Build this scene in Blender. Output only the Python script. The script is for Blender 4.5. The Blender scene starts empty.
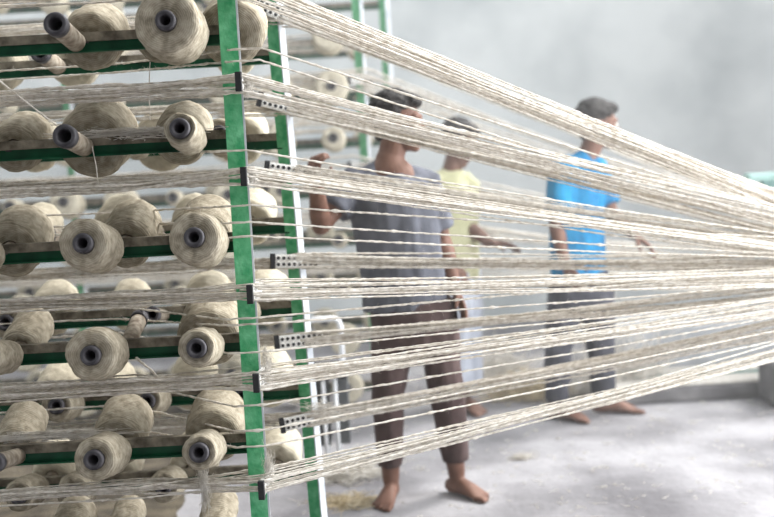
import bpy, bmesh, math, random
from mathutils import Vector, Matrix, Euler, noise

R = math.radians
rnd = random.Random(11)
S = bpy.context.scene
COL = S.collection

# ------------------------------------------------------------------ camera
FPX = 1161.0
PITCH, ROLL = R(5.09), R(3.1)
CAM = Vector((0, 0, 1.4))
FWD = Vector((0, math.cos(PITCH), -math.sin(PITCH)))
_r, _u = Vector((1, 0, 0)), Vector((0, math.sin(PITCH), math.cos(PITCH)))
RGT = _r * math.cos(ROLL) - _u * math.sin(ROLL)
UPV = _u * math.cos(ROLL) + _r * math.sin(ROLL)
cd = bpy.data.cameras.new('camera')
cam = bpy.data.objects.new('camera', cd)
COL.objects.link(cam)
cam.matrix_world = Matrix((
    (RGT.x, UPV.x, -FWD.x, CAM.x), (RGT.y, UPV.y, -FWD.y, CAM.y), (RGT.z, UPV.z, -FWD.z, CAM.z), (0, 0, 0, 1)))
cd.sensor_width = 36
cd.lens = FPX / 774 * 36
cd.clip_start = 0.05
cd.dof.use_dof = True
cd.dof.focus_distance = 3.15
cd.dof.aperture_fstop = 2.0
S.camera = cam

# ------------------------------------------------------------------ sky, sun, added lamps, exposure
S.view_settings.view_transform = 'Standard'
S.view_settings.look = 'None'
S.view_settings.gamma = 1
S.view_settings.use_curve_mapping = False
S.view_settings.exposure = 0.52

w = bpy.data.worlds.new('daylight')
S.world = w
w.use_nodes = True
nt = w.node_tree
bg = nt.nodes['Background']
tc = nt.nodes.new('ShaderNodeTexCoord')
dotn = nt.nodes.new('ShaderNodeVectorMath'); dotn.operation = 'DOT_PRODUCT'
dotn.inputs[1].default_value = Vector((0.62, 0.42, 0.66)).normalized()
nt.links.new(tc.outputs['Generated'], dotn.inputs[0])
ramp = nt.nodes.new('ShaderNodeValToRGB')
mr = nt.nodes.new('ShaderNodeMapRange')
mr.inputs[1].default_value = -1; mr.inputs[2].default_value = 1
nt.links.new(dotn.outputs['Value'], mr.inputs[0])
nt.links.new(mr.outputs[0], ramp.inputs[0])
ramp.color_ramp.elements[0].position = 0.34
ramp.color_ramp.elements[0].color = (0.035, 0.036, 0.036, 1)
ramp.color_ramp.elements[1].position = 0.95
ramp.color_ramp.elements[1].color = (1.1, 1.13, 1.15, 1)
nt.links.new(ramp.outputs[0], bg.inputs[0])
bg.inputs[1].default_value = 1.0

sd = bpy.data.lights.new('sun', 'SUN')
sd.energy = 3.0
sd.angle = R(16)
sd.color = (1.0, 0.98, 0.95)
sun = bpy.data.objects.new('sun', sd)
COL.objects.link(sun)
sun.location = (4, 4, 6)
sun.rotation_euler = (Vector((-0.62, -0.40, -0.85))).to_track_quat('-Z', 'Y').to_euler()

ad = bpy.data.lights.new('added_back_lamp', 'AREA')  # added unseen area lamp brightening the back wall and far half
ad.shape = 'RECTANGLE'; ad.size = 12; ad.size_y = 1.6
ad.energy = 85
ad.color = (0.94, 0.98, 1.0)
back_lamp = bpy.data.objects.new('added_back_lamp', ad)
COL.objects.link(back_lamp)
back_lamp.location = (1.5, 6.6, 5.2)
back_lamp.rotation_euler = Vector((0, 2.6, -3.2)).to_track_quat('-Z', 'Y').to_euler()

wd_ = bpy.data.lights.new('added_right_lamp', 'AREA')  # added unseen area lamp brightening the right-hand yarns; no window is built
wd_.shape = 'RECTANGLE'; wd_.size = 4.6; wd_.size_y = 2.4
wd_.energy = 310
wd_.color = (0.97, 0.99, 1.0)
right_lamp = bpy.data.objects.new('added_right_lamp', wd_)
COL.objects.link(right_lamp)
right_lamp.location = (3.4, 3.7, 2.1)
right_lamp.rotation_euler = Vector((-1, -0.1, -0.12)).to_track_quat('-Z', 'Z').to_euler()


def at(px, py, Y):
    """world point at distance Y in front of the camera that the photo shows at pixel px, py"""
    d = FWD * FPX + RGT * (px - 387) + UPV * (258.5 - py)
    return CAM + d * (Y / d.y)


# ------------------------------------------------------------------ materials
def srgb(r, g, b):
    f = lambda c: (c / 255 / 12.92) if c / 255 <= 0.04045 else ((c / 255 + 0.055) / 1.055) ** 2.4
    return (f(r), f(g), f(b), 1)


def mat(name, col, rough=0.7, col2=None, scale=8.0, bump=0.0, bscale=60.0, metallic=0.0, detail=4, lo=0.35, hi=0.7):
    m = bpy.data.materials.new(name)
    m.use_nodes = True
    n, l = m.node_tree.nodes, m.node_tree.links
    b = n['Principled BSDF']
    b.inputs['Roughness'].default_value = rough
    b.inputs['Metallic'].default_value = metallic
    b.inputs['Specular IOR Level'].default_value = 0.3
    t = n.new('ShaderNodeTexCoord')
    if col2:
        nz = n.new('ShaderNodeTexNoise')
        nz.inputs['Scale'].default_value = scale
        nz.inputs['Detail'].default_value = detail
        l.new(t.outputs['Object'], nz.inputs['Vector'])
        cr = n.new('ShaderNodeValToRGB')
        cr.color_ramp.elements[0].position = lo
        cr.color_ramp.elements[1].position = hi
        cr.color_ramp.elements[0].color = col
        cr.color_ramp.elements[1].color = col2
        l.new(nz.outputs['Fac'], cr.inputs[0])
        l.new(cr.outputs[0], b.inputs['Base Color'])
    else:
        b.inputs['Base Color'].default_value = col
    if bump:
        nb = n.new('ShaderNodeTexNoise')
        nb.inputs['Scale'].default_value = bscale
        nb.inputs['Detail'].default_value = 3
        l.new(t.outputs['Object'], nb.inputs['Vector'])
        bp = n.new('ShaderNodeBump')
        bp.inputs['Strength'].default_value = bump
        bp.inputs['Distance'].default_value = 0.01
        l.new(nb.outputs['Fac'], bp.inputs['Height'])
        l.new(bp.outputs[0], b.inputs['Normal'])
    return m


def jute_mat(name, c0, c1, ring):
    m = bpy.data.materials.new(name)
    m.use_nodes = True
    n, l = m.node_tree.nodes, m.node_tree.links
    b = n['Principled BSDF']
    b.inputs['Roughness'].default_value = 0.92
    b.inputs['Specular IOR Level'].default_value = 0.08
    t = n.new('ShaderNodeTexCoord')
    wv = n.new('ShaderNodeTexWave')
    wv.wave_type = 'RINGS'; wv.rings_direction = 'Y'
    wv.inputs['Scale'].default_value = 60
    wv.inputs['Distortion'].default_value = 5
    wv.inputs['Detail'].default_value = 3
    wv.inputs['Detail Scale'].default_value = 1.2
    l.new(t.outputs['Object'], wv.inputs['Vector'])
    wb = n.new('ShaderNodeTexWave')
    wb.wave_type = 'BANDS'; wb.bands_direction = 'Y'
    wb.inputs['Scale'].default_value = 40
    wb.inputs['Distortion'].default_value = 6
    wb.inputs['Detail'].default_value = 2
    wb.inputs['Detail Scale'].default_value = 0.7
    l.new(t.outputs['Object'], wb.inputs['Vector'])
    nz = n.new('ShaderNodeTexNoise')
    nz.inputs['Scale'].default_value = 45
    nz.inputs['Detail'].default_value = 5
    l.new(t.outputs['Object'], nz.inputs['Vector'])
    a1 = n.new('ShaderNodeMath'); a1.operation = 'ADD'
    a2 = n.new('ShaderNodeMath'); a2.operation = 'MULTIPLY_ADD'
    l.new(wv.outputs['Fac'], a1.inputs[0]); l.new(wb.outputs['Fac'], a1.inputs[1])
    l.new(a1.outputs[0], a2.inputs[0]); a2.inputs[1].default_value = ring; l.new(nz.outputs['Fac'], a2.inputs[2])
    cr = n.new('ShaderNodeValToRGB')
    cr.color_ramp.elements[0].position = 0.35
    cr.color_ramp.elements[1].position = 0.95
    cr.color_ramp.elements[0].color = c0
    cr.color_ramp.elements[1].color = c1
    l.new(a2.outputs[0], cr.inputs[0])
    l.new(cr.outputs[0], b.inputs['Base Color'])
    bp = n.new('ShaderNodeBump')
    bp.inputs['Strength'].default_value = 0.55
    bp.inputs['Distance'].default_value = 0.006
    l.new(a2.outputs[0], bp.inputs['Height'])
    l.new(bp.outputs[0], b.inputs['Normal'])
    return m


M = {}
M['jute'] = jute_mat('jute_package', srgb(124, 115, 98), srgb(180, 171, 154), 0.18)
M['jute_pale'] = jute_mat('washed_out_jute', srgb(176, 167, 147), srgb(214, 206, 188), 0.14)  # brighter copy of the jute; the exposure wash is put into its colour
M['yarn'] = mat('jute_yarn', srgb(200, 191, 178), 0.95, srgb(242, 237, 229), 55, detail=3, lo=0.3, hi=0.62)
M['lint'] = mat('jute_lint', srgb(216, 210, 200), 0.95, srgb(240, 237, 232), 30)
M['straw'] = mat('jute_waste', srgb(170, 152, 118), 0.95, srgb(222, 210, 186), 30)
M['waste'] = mat('brown_floor_shade', srgb(58, 52, 44), 1.0, srgb(104, 95, 80), 9, bump=1.0, bscale=70, detail=8)  # dark brown of the added floor sheet, shade under the racks as colour
M['tube'] = mat('dark_tube', srgb(50, 48, 52), 0.5, srgb(86, 84, 88), 30)
M['tube_side'] = mat('yarn_stained_tube', srgb(120, 106, 92), 0.7, srgb(186, 176, 160), 40)
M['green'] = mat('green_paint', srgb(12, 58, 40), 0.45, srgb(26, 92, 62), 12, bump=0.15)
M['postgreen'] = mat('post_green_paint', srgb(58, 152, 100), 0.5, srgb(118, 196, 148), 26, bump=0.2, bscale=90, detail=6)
M['strip'] = mat('pale_grey_flange', srgb(176, 182, 190), 0.55, srgb(214, 218, 222), 18)  # pale grey of the post flanges
M['batten'] = mat('dusty_wood', srgb(82, 76, 66), 0.9, srgb(150, 142, 126), 22, bump=0.4)
M['steel'] = mat('worn_steel', srgb(70, 68, 70), 0.45, srgb(120, 118, 118), 25, metallic=0.6)
M['black'] = mat('black_iron', srgb(34, 34, 36), 0.6, srgb(58, 58, 60), 25)
M['porcelain'] = mat('porcelain', srgb(218, 216, 212), 0.35, srgb(244, 243, 240), 40)
M['wall'] = mat('lime_washed_wall', srgb(180, 187, 190), 0.92, srgb(224, 228, 229), 1.3, bump=0.25, bscale=5, detail=9, lo=0.28, hi=0.62)
M['floor'] = mat('dusty_floor', srgb(102, 100, 103), 0.92, srgb(152, 150, 153), 1.7, bump=0.6, bscale=22, detail=10, lo=0.34, hi=0.6)
M['skin'] = mat('brown_skin', srgb(98, 68, 56), 0.6, srgb(126, 94, 80), 14)
M['hair'] = mat('black_hair', srgb(22, 19, 19), 0.6, srgb(48, 42, 40), 60, bump=0.8, bscale=90)
M['eye'] = mat('eye_white', srgb(225, 222, 215), 0.3)
M['iris'] = mat('dark_iris', srgb(30, 20, 16), 0.3)
M['lip'] = mat('lips', srgb(110, 62, 56), 0.5)
M['nail'] = mat('nail', srgb(188, 150, 134), 0.4)
M['grey_shirt'] = mat('grey_cotton', srgb(84, 86, 94), 0.9, srgb(112, 114, 124), 9, bump=0.5, bscale=14)
M['blue_shirt'] = mat('blue_cotton', srgb(12, 100, 146), 0.85, srgb(28, 134, 178), 8, bump=0.5, bscale=14)
M['yellow_shirt'] = mat('pale_yellow_cotton', srgb(192, 190, 150), 0.9, srgb(212, 210, 176), 9, bump=0.4, bscale=14)
M['brown_trouser'] = mat('brown_cotton', srgb(64, 50, 49), 0.9, srgb(90, 74, 72), 10, bump=0.5, bscale=16)
M['dark_trouser'] = mat('charcoal_cotton', srgb(50, 50, 58), 0.9, srgb(72, 72, 80), 10, bump=0.4, bscale=16)
M['lungi'] = mat('pale_grey_cloth', srgb(176, 182, 196), 0.9, srgb(206, 210, 220), 9, bump=0.4, bscale=14)
M['white_paint'] = mat('white_paint', srgb(214, 216, 220), 0.5, srgb(240, 241, 243), 12)
M['dark_panel'] = mat('dark_grey_panel', srgb(66, 68, 70), 0.7, srgb(92, 94, 96), 10)
M['concrete'] = mat('grey_concrete', srgb(88, 86, 88), 0.9, srgb(124, 122, 122), 7, bump=0.4, bscale=20)
M['machine'] = mat('grey_machine_paint', srgb(150, 152, 156), 0.6, srgb(176, 178, 182), 6)
M['teal'] = mat('teal_paint', srgb(130, 176, 168), 0.5, srgb(176, 208, 202), 10)
M['teal_dark'] = mat('dark_teal_paint', srgb(70, 108, 104), 0.5, srgb(96, 134, 128), 10)
M['sandal'] = mat('brown_rubber', srgb(88, 66, 56), 0.8)


def translucent(m, fac):
    n, l = m.node_tree.nodes, m.node_tree.links
    b = n['Principled BSDF']
    src = b.inputs['Base Color'].links[0].from_socket
    t = n.new('ShaderNodeBsdfTranslucent')
    l.new(src, t.inputs['Color'])
    x = n.new('ShaderNodeMixShader')
    x.inputs[0].default_value = fac
    l.new(b.outputs[0], x.inputs[1]); l.new(t.outputs[0], x.inputs[2])
    l.new(x.outputs[0], n['Material Output'].inputs['Surface'])


translucent(M['yarn'], 0.25)
translucent(M['lint'], 0.4)


# ------------------------------------------------------------------ mesh helpers
def link(name, me, m=None, parent=None, loc=None):
    if m is not None:
        for x in (m if isinstance(m, (list, tuple)) else [m]):
            me.materials.append(x)
    o = bpy.data.objects.new(name, me)
    COL.objects.link(o)
    if parent:
        o.parent = parent
    if loc is not None:
        o.location = loc
    return o


def smooth(me, on=True):
    me.polygons.foreach_set('use_smooth', [on] * len(me.polygons))


def empty(name, loc, label=None, cat=None, group=None, rot=None):
    o = bpy.data.objects.new(name, None)
    o.empty_display_size = 0.1
    COL.objects.link(o)
    o.location = loc
    if rot:
        o.rotation_euler = rot
    tag(o, label, cat, group)
    return o


def tag(o, label=None, cat=None, group=None, kind=None):
    if label: o['label'] = label
    if cat: o['category'] = cat
    if group: o['group'] = group
    if kind: o['kind'] = kind
    return o


class MB:
    """collects solids into ONE mesh"""
    def __init__(self):
        self.v, self.f, self.mi, self.sm = [], [], [], []

    def add(self, vs, fs, mi=0, sm=False):
        k = len(self.v)
        self.v += [tuple(p) for p in vs]
        self.f += [tuple(i + k for i in q) for q in fs]
        self.mi += [mi] * len(fs)
        self.sm += [sm] * len(fs)
        return self

    def box(self, c, s, mi=0, rot=None):
        x, y, z = (q / 2 for q in s)
        ps = [Vector((a, b, d)) for a in (-x, x) for b in (-y, y) for d in (-z, z)]
        if rot is not None:
            ps = [rot @ p for p in ps]
        c = Vector(c)
        self.add([c + p for p in ps],
                 [(0, 1, 3, 2), (4, 6, 7, 5), (0, 4, 5, 1), (2, 3, 7, 6), (0, 2, 6, 4), (1, 5, 7, 3)], mi)
        return self

    def lathe(self, prof, axis_o, axis_d, n=32, mi=0, sm=True, jit=None):
        """prof: (distance along axis, radius); closed at r = 0"""
        d = Vector(axis_d).normalized()
        u = d.orthogonal().normalized()
        v = d.cross(u)
        vs, fs = [], []
        for (h, r) in prof:
            for i in range(n):
                a = 2 * math.pi * i / n
                rr, hh = (r, h) if jit is None else jit(h, r, a)
                vs.append(Vector(axis_o) + d * hh + (u * math.cos(a) + v * math.sin(a)) * rr)
        for k in range(len(prof) - 1):
            for i in range(n):
                j = (i + 1) % n
                fs.append((k * n + i, k * n + j, (k + 1) * n + j, (k + 1) * n + i))
        return self.add(vs, fs, mi, sm)

    def tube(self, pts, rad, n=6, mi=0, caps=True, sm=True):
        pts = [Vector(p) for p in pts]
        rads = rad if isinstance(rad, (list, tuple)) else [rad] * len(pts)
        vs, fs = [], []
        u = None
        for i, p in enumerate(pts):
            t = (pts[min(i + 1, len(pts) - 1)] - pts[max(i - 1, 0)]).normalized()
            if u is None:
                u = t.orthogonal().normalized()
            else:
                u = (u - t * u.dot(t)).normalized()
            v = t.cross(u)
            for k in range(n):
                a = 2 * math.pi * k / n
                vs.append(p + (u * math.cos(a) + v * math.sin(a)) * rads[i])
        for i in range(len(pts) - 1):
            for k in range(n):
                j = (k + 1) % n
                fs.append((i * n + k, i * n + j, (i + 1) * n + j, (i + 1) * n + k))
        if caps:
            fs.append(tuple(range(n))[::-1])
            fs.append(tuple((len(pts) - 1) * n + k for k in range(n)))
        return self.add(vs, fs, mi, sm)

    def mesh(self, name):
        me = bpy.data.meshes.new(name)
        me.from_pydata(self.v, [], self.f)
        me.polygons.foreach_set('material_index', self.mi)
        me.polygons.foreach_set('use_smooth', self.sm)
        me.update()
        return me

    def build(self, name, m, parent=None, loc=None, bevel=0):
        o = link(name, self.mesh(name), m, parent, loc)
        if bevel:
            b = o.modifiers.new('edge', 'BEVEL')
            b.width = bevel; b.segments = 2; b.limit_method = 'ANGLE'
        return o


def structure(o):
    o['kind'] = 'structure'
    return o


# ------------------------------------------------------------------ the room
YW = 9.6
structure(MB().box((1.0, 4.0, -0.05), (14.0, 13.0, 0.1)).build('floor', M['floor']))
structure(MB().box((1.0, YW + 0.1, 1.9), (14.0, 0.2, 3.8)).build('wall_back', M['wall']))
structure(MB().box((-6.1, 4.0, 1.9), (0.2, 13.0, 3.8)).build('wall_left', M['wall']))

# ------------------------------------------------------------------ the creel racks
YF, YB = 3.14, 3.83          # near rack: front bars, rear bars
ROW = 0.2765
Z1 = at(100, 41, YF).z
ROWS = [Z1 - k * ROW for k in range(6)]
TOPN = ['top', 'second', 'third', 'fourth', 'fifth', 'lowest', 'seventh', 'eighth']
ORD = ['first', 'second', 'third', 'fourth', 'fifth', 'sixth', 'seventh', 'eighth', 'ninth', 'tenth']


def angle_post(base, top, width, flange, yaw, name, parent, lean=0):
    """green angle-iron post with a pale flange along its right edge"""
    base, top = Vector(base), Vector(top)
    c = (base + top) / 2
    h = (top - base).length
    g = MB().box((0, 0, 0), (width, 0.005, h))
    o = g.build(name, M['postgreen'], parent, c - parent.location)
    o.rotation_euler = (Matrix.Rotation(lean, 3, 'Y') @ Matrix.Rotation(yaw, 3, 'Z')).to_euler()
    f = MB().box((width / 2 + 0.0025, flange / 2 - 0.0025, 0), (0.005, flange, h))
    s = f.build('flange', M['strip'], o)
    return o


def eyelet_plate_mesh():
    b = MB()
    b.box((0, 0, 0), (0.150, 0.008, 0.044), 0)
    b.box((-0.082, -0.002, 0), (0.014, 0.016, 0.050), 1)
    for i in range(8):
        for k in (-1, 1):
            x, z = -0.064 + i * 0.018, k * 0.0105
            b.lathe([(0, 0.0088), (0.0035, 0.0088), (0.0045, 0.0074), (0.003, 0.006)], (x, -0.0035, z), (0, -1, 0), 12, 0)
            b.lathe([(0.0031, 0.0063), (0.0032, 0.0)], (x, -0.0035, z), (0, -1, 0), 12, 1)
    return b.mesh('eyelet_plate')


PLATE = eyelet_plate_mesh()
PLATE.materials.append(M['porcelain']); PLATE.materials.append(M['black'])


def plate(parent, loc, rot):
    o = bpy.data.objects.new('eyelet_plate', PLATE)
    COL.objects.link(o)
    o.parent = parent
    o.location = Vector(loc) - parent.location
    o.rotation_euler = rot
    return o


def bar(parent, x0, x1, y, z, name='bar'):
    L, c = x1 - x0, (x0 + x1) / 2
    b = MB()
    b.box((0, 0.002, -0.013), (L, 0.004, 0.026))
    b.box((0, -0.010, -0.027), (L, 0.022, 0.004))
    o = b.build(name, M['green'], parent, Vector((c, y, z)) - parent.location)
    n = 60
    t = MB()
    t.box((0, 0.004, 0.012), (L, 0.026, 0.024))
    t.build('batten', M['batten'], o)
    return o


P1 = at(243, 258, 3.10)
P2 = at(296, 258, 3.83)
near_rack = empty('yarn_creel', (P1.x, YF, 0),
                  'near green iron yarn creel with two posts, holding the large sharp jute spools', 'yarn rack')
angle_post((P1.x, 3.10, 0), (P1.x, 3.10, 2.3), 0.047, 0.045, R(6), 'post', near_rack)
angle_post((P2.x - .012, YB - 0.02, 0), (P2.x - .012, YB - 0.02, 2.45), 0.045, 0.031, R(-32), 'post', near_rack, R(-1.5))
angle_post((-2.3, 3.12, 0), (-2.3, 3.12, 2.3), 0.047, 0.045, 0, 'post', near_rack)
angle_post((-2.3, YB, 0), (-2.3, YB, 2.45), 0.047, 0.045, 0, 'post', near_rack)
for z in ROWS:
    bar(near_rack, -2.3, P1.x + 0.005, YF, z)
    bar(near_rack, -2.3, P2.x - 0.005, YB, z)
# cross ties between front and rear posts
for z in (2.25,):
    d = Vector((P2.x - P1.x, YB - 3.10, 0))
    b = MB().box((0, 0, 0), (0.03, d.length, 0.03))
    o = b.build('cross_tie', M['green'], near_rack, Vector((P1.x, 3.10, z)) + d / 2 - near_rack.location)
    o.rotation_euler = (0, 0, -math.atan2(d.x, d.y))

P3 = at(361, 100, 6.6)
P4 = at(385, 60, 7.3)
far_rack = empty('yarn_creel', (P3.x, 6.6, 0),
                 'far green iron yarn creel, blurred, standing behind the man in grey', 'yarn rack')
angle_post((P3.x, 6.57, 0), (P3.x, 6.57, 2.75), 0.05, 0.03, R(-30), 'post', far_rack)
angle_post((P4.x, 7.27, 0), (P4.x, 7.27, 2.75), 0.05, 0.04, R(-40), 'post', far_rack)
angle_post((-1.75, 6.57, 0), (-1.75, 6.57, 2.75), 0.05, 0.03, R(-30), 'post', far_rack)
angle_post((-3.2, 6.57, 0), (-3.2, 6.57, 2.75), 0.05, 0.03, R(-30), 'post', far_rack)
FZ1 = at(330, 42, 6.6).z + 0.28
FROWS = [FZ1 - k * 0.28 for k in range(9)]
for z in FROWS:
    bar(far_rack, -3.3, P3.x, 6.6, z)
    bar(far_rack, -3.3, P4.x, 7.3, z)

# ------------------------------------------------------------------ spools
TILT, RTILT = R(8), R(17)
PKG, TUB = {}, {}


def pkg_mesh(r, L, seed, m):
    key = (round(r, 3), round(L, 3), seed, m.name)
    if key in PKG:
        return PKG[key]
    r0 = 0.0265
    off = seed * 7.3

    def jit(h, rr, a):
        p = Vector((math.cos(a) * 2.2 + off, h * 16, math.sin(a) * 2.2))
        n = noise.noise(p) * 0.004 + noise.noise(p * 3.1 + Vector((0, 40 * h, 0))) * 0.0018
        k = max(0, (rr - r0) / max(r - r0, 1e-4))
        # windings step along the side
        n += 0.0012 * math.sin(h * 420 + a * (2 if seed % 2 else -2)) * k
        return rr + n * k * min(1, r / 0.06), h + noise.noise(p * 1.3 + Vector((9, 0, 0))) * 0.004 * (1 if 0.02 < rr else 0)
    s = 0.012
    th = r - r0
    prof = [(0.012, r0), (0.006, r0 + th * 0.35), (0.003, r0 + th * 0.7), (0.006, r - 0.006), (0.014, r - 0.001)]
    n = 12
    for i in range(1, n):
        f = i / n
        prof.append((0.014 + (L - 0.028) * f, r + 0.002 * math.sin(f * math.pi)))
    prof += [(L - 0.014, r - 0.001), (L - 0.006, r - 0.006), (L - 0.003, r0 + th * 0.7), (L - 0.006, r0 + th * 0.35), (L - 0.009, r0)]
    me = MB().lathe(prof, (0, -0.022, 0), (0, -1, 0), 44, 0, True, jit).mesh('yarn_package')
    me.materials.append(m)
    PKG[key] = me
    return me


def tube_mesh(L, r=0.030):
    key = (round(L, 3), r)
    if key in TUB:
        return TUB[key]
    b = MB()
    prof = [(0.0, 0.008), (0.0, r - 0.004), (L * 0.85, r - 0.003)]
    b.lathe(prof, (0, -0.012, 0), (0, -1, 0), 28, 0)
    prof = [(L * 0.85, r - 0.003), (L * 0.85, r), (L - 0.004, r), (L, r - 0.003), (L, r - 0.011), (L - 0.006, r - 0.013),
            (L - 0.012, r - 0.014), (L - 0.05, r - 0.018), (L - 0.05, 0.0)]
    b.lathe(prof, (0, -0.012, 0), (0, -1, 0), 28, 1)
    me = b.mesh('tube')
    me.materials.append(M['tube_side']); me.materials.append(M['tube'])
    TUB[key] = me
    return me


def look(r):
    if r < 0.043: return 'bare dark-ended tube'
    if r < 0.066: return 'nearly spent jute spool'
    if r < 0.086: return 'half-used jute spool'
    return 'full jute spool'


SP_COUNT = 0


def spool(x, y, z, side, r, label, group, L=0.19, m=None, pl=None, parts=True):
    """side -1: peg points to the camera, +1: to the back of the bar"""
    global SP_COUNT
    SP_COUNT += 1
    pl = pl or L - 0.02
    tr_ = 0.030 if r < 0.043 else 0.026
    if r >= 0.043: r *= 0.86 if side < 0 else 0.93
    t = empty('jute_spool', (x, y + (-0.012 if side < 0 else 0.02), z), label, 'spool', group,
              (-(TILT if side < 0 else RTILT) + rnd.uniform(-0.03, 0.03), 0, (0 if side < 0 else math.pi) + rnd.uniform(-0.03, 0.03)))
    o = bpy.data.objects.new('tube', tube_mesh(L, tr_)); COL.objects.link(o); o.parent = t
    if r >= 0.043:
        p = bpy.data.objects.new('yarn_package', pkg_mesh(r, pl, SP_COUNT % 5, m or M['jute']))
        COL.objects.link(p); p.parent = t
    return t


def peg(parent, x, y, z, side):
    tl = TILT if side < 0 else RTILT
    d = Vector((0, side * math.cos(tl), math.sin(tl)))
    p = Vector((x, y, z)) - parent.location
    MB().tube([p + d * 0.0, p + d * 0.165, p + d * 0.172], [0.0085, 0.0085, 0.004], 10).build('peg', M['steel'], parent)


CR, CK = [], None


def xf(px, row, y):   # x on a bar of the near rack from where the photo shows the peg's foot
    py = 258
    p = at(px, 41 + row * 102, y)
    return p.x


# near rack, front bars: (row, pixel of the peg's foot, radius in m, side)
near_front = [
    (0, 78, 0.036, -1), (0, 181, 0.096, -1),
    (1, 86, 0.036, -1), (1, 194, 0.050, -1), (1, -22, 0.06, -1),
    (2, 104, 0.077, -1), (2, 206, 0.079, -1), (2, -8, 0.06, -1),
    (3, 108, 0.078, -1), (3, 209, 0.058, -1), (3, 13, 0.052, -1),
    (4, 115, 0.067, -1), (4, 213, 0.055, -1), (4, 20, 0.048, -1),
    (0, 86, 0.088, 1), (0, 229, 0.096, 1), (0, 158, 0.078, 1),
    (1, 88, 0.104, 1), (1, 178, 0.08, 1), (1, 8, 0.075, 1),
    (2, 122, 0.080, 1), (2, 200, 0.084, 1), (2, 4, 0.088, 1),
    (3, 124, 0.046, 1), (3, 206, 0.092, 1), (3, 14, 0.06, 1),
    (4, 114, 0.080, 1), (4, 211, 0.086, 1), (4, 8, 0.064, 1),
    (5, 60, 0.06, 1), (5, 213, 0.055, 1), (5, 118, 0.05, 1),
]


def ranked(lst):
    """position of each spool counted from the right-hand post, per (row, side)"""
    out = {}
    for e in lst:
        same = sorted([q for q in lst if q[0] == e[0] and q[3] == e[3]], key=lambda q: -q[1])
        out[e] = (same.index(e), len(same))
    return out


rk = ranked(near_front)
for e in near_front:
    row, px, r, side = e
    k, n = rk[e]
    if px < -30: continue
    x = xf(px, row, YF)
    z = ROWS[row] - 0.004
    nm = TOPN[row]
    where = 'front' if side < 0 else 'back'
    lab = f"{look(r)} facing {where}, near rack's {nm} front bar, {ORD[k]} from post"
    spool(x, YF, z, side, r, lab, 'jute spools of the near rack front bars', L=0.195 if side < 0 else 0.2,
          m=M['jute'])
    peg(near_rack, x, YF, z, side)

# near rack, rear bars
near_back = [(0, 75, 0.036, -1), (1, 150, 0.05, -1), (2, 66, 0.036, -1), (2, 160, 0.040, -1), (3, 160, 0.046, -1),
             (4, 62, 0.060, -1), (4, 150, 0.056, -1), (0, 84, 0.085, 1), (0, 2, 0.095, 1), (0, 246, 0.075, 1), (1, 165, 0.1, 1), (1, 246, 0.09, 1),
             (1, 38, 0.08, 1), (2, 115, 0.088, 1), (2, 30, 0.075, 1), (2, 250, 0.085, 1), (2, 190, 0.07, 1),
             (3, 40, 0.08, 1), (3, 118, 0.070, 1), (3, 200, 0.09, 1), (3, 262, 0.084, 1), (4, 35, 0.07, 1), (4, 95, 0.075, 1),
             (4, 178, 0.082, 1), (4, 258, 0.09, 1), (5, 30, 0.075, 1), (5, 96, 0.08, 1), (5, 175, 0.085, 1), (5, 262, 0.09, 1),
             (3, 20, 0.06, -1), (4, 240, 0.06, -1), (3, 245, 0.055, -1), (1, 235, 0.06, -1), (2, 240, 0.05, -1),
             (5, 70, 0.065, -1), (5, 160, 0.06, -1), (5, 20, 0.06, -1)]
rk = ranked(near_back)
for e in near_back:
    row, px, r, side = e
    k, n = rk[e]
    x = at(px, 258, YB).x
    z = ROWS[row] - 0.004
    where = 'front' if side < 0 else 'back'
    lab = f"{look(r)} facing {where}, near rack's {TOPN[row]} rear bar, {ORD[k]} from post"
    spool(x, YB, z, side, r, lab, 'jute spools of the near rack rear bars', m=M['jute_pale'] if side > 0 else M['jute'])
    peg(near_rack, x, YB, z, side)

# far rack: blurred spools
for yy, xe, nm, skip in ((6.6, P3.x, 'front', 0.14), (7.3, P4.x, 'rear', 0.45)):
    for row, z in enumerate(FROWS):
        k = 0
        x = xe - 0.16
        while x > -2.35:
            keep = yy == 6.6 and k == 0 and row in (1, 2)
            if rnd.random() > skip or keep:
                r = rnd.choice([0.05, 0.065, 0.075, 0.085, 0.095, 0.1])
                if keep: r = 0.105
                q = look(r).replace('jute spool', 'blurred spool')
                lab = f"{q} on far rack's {ORD[row]} {nm} bar, {ORD[k]} from end post"
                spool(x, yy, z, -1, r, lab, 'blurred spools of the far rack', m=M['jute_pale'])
                k += 1
            x -= 0.30
print('SPOOLS', SP_COUNT)

# ------------------------------------------------------------------ yarns
HAIR = 1


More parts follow.
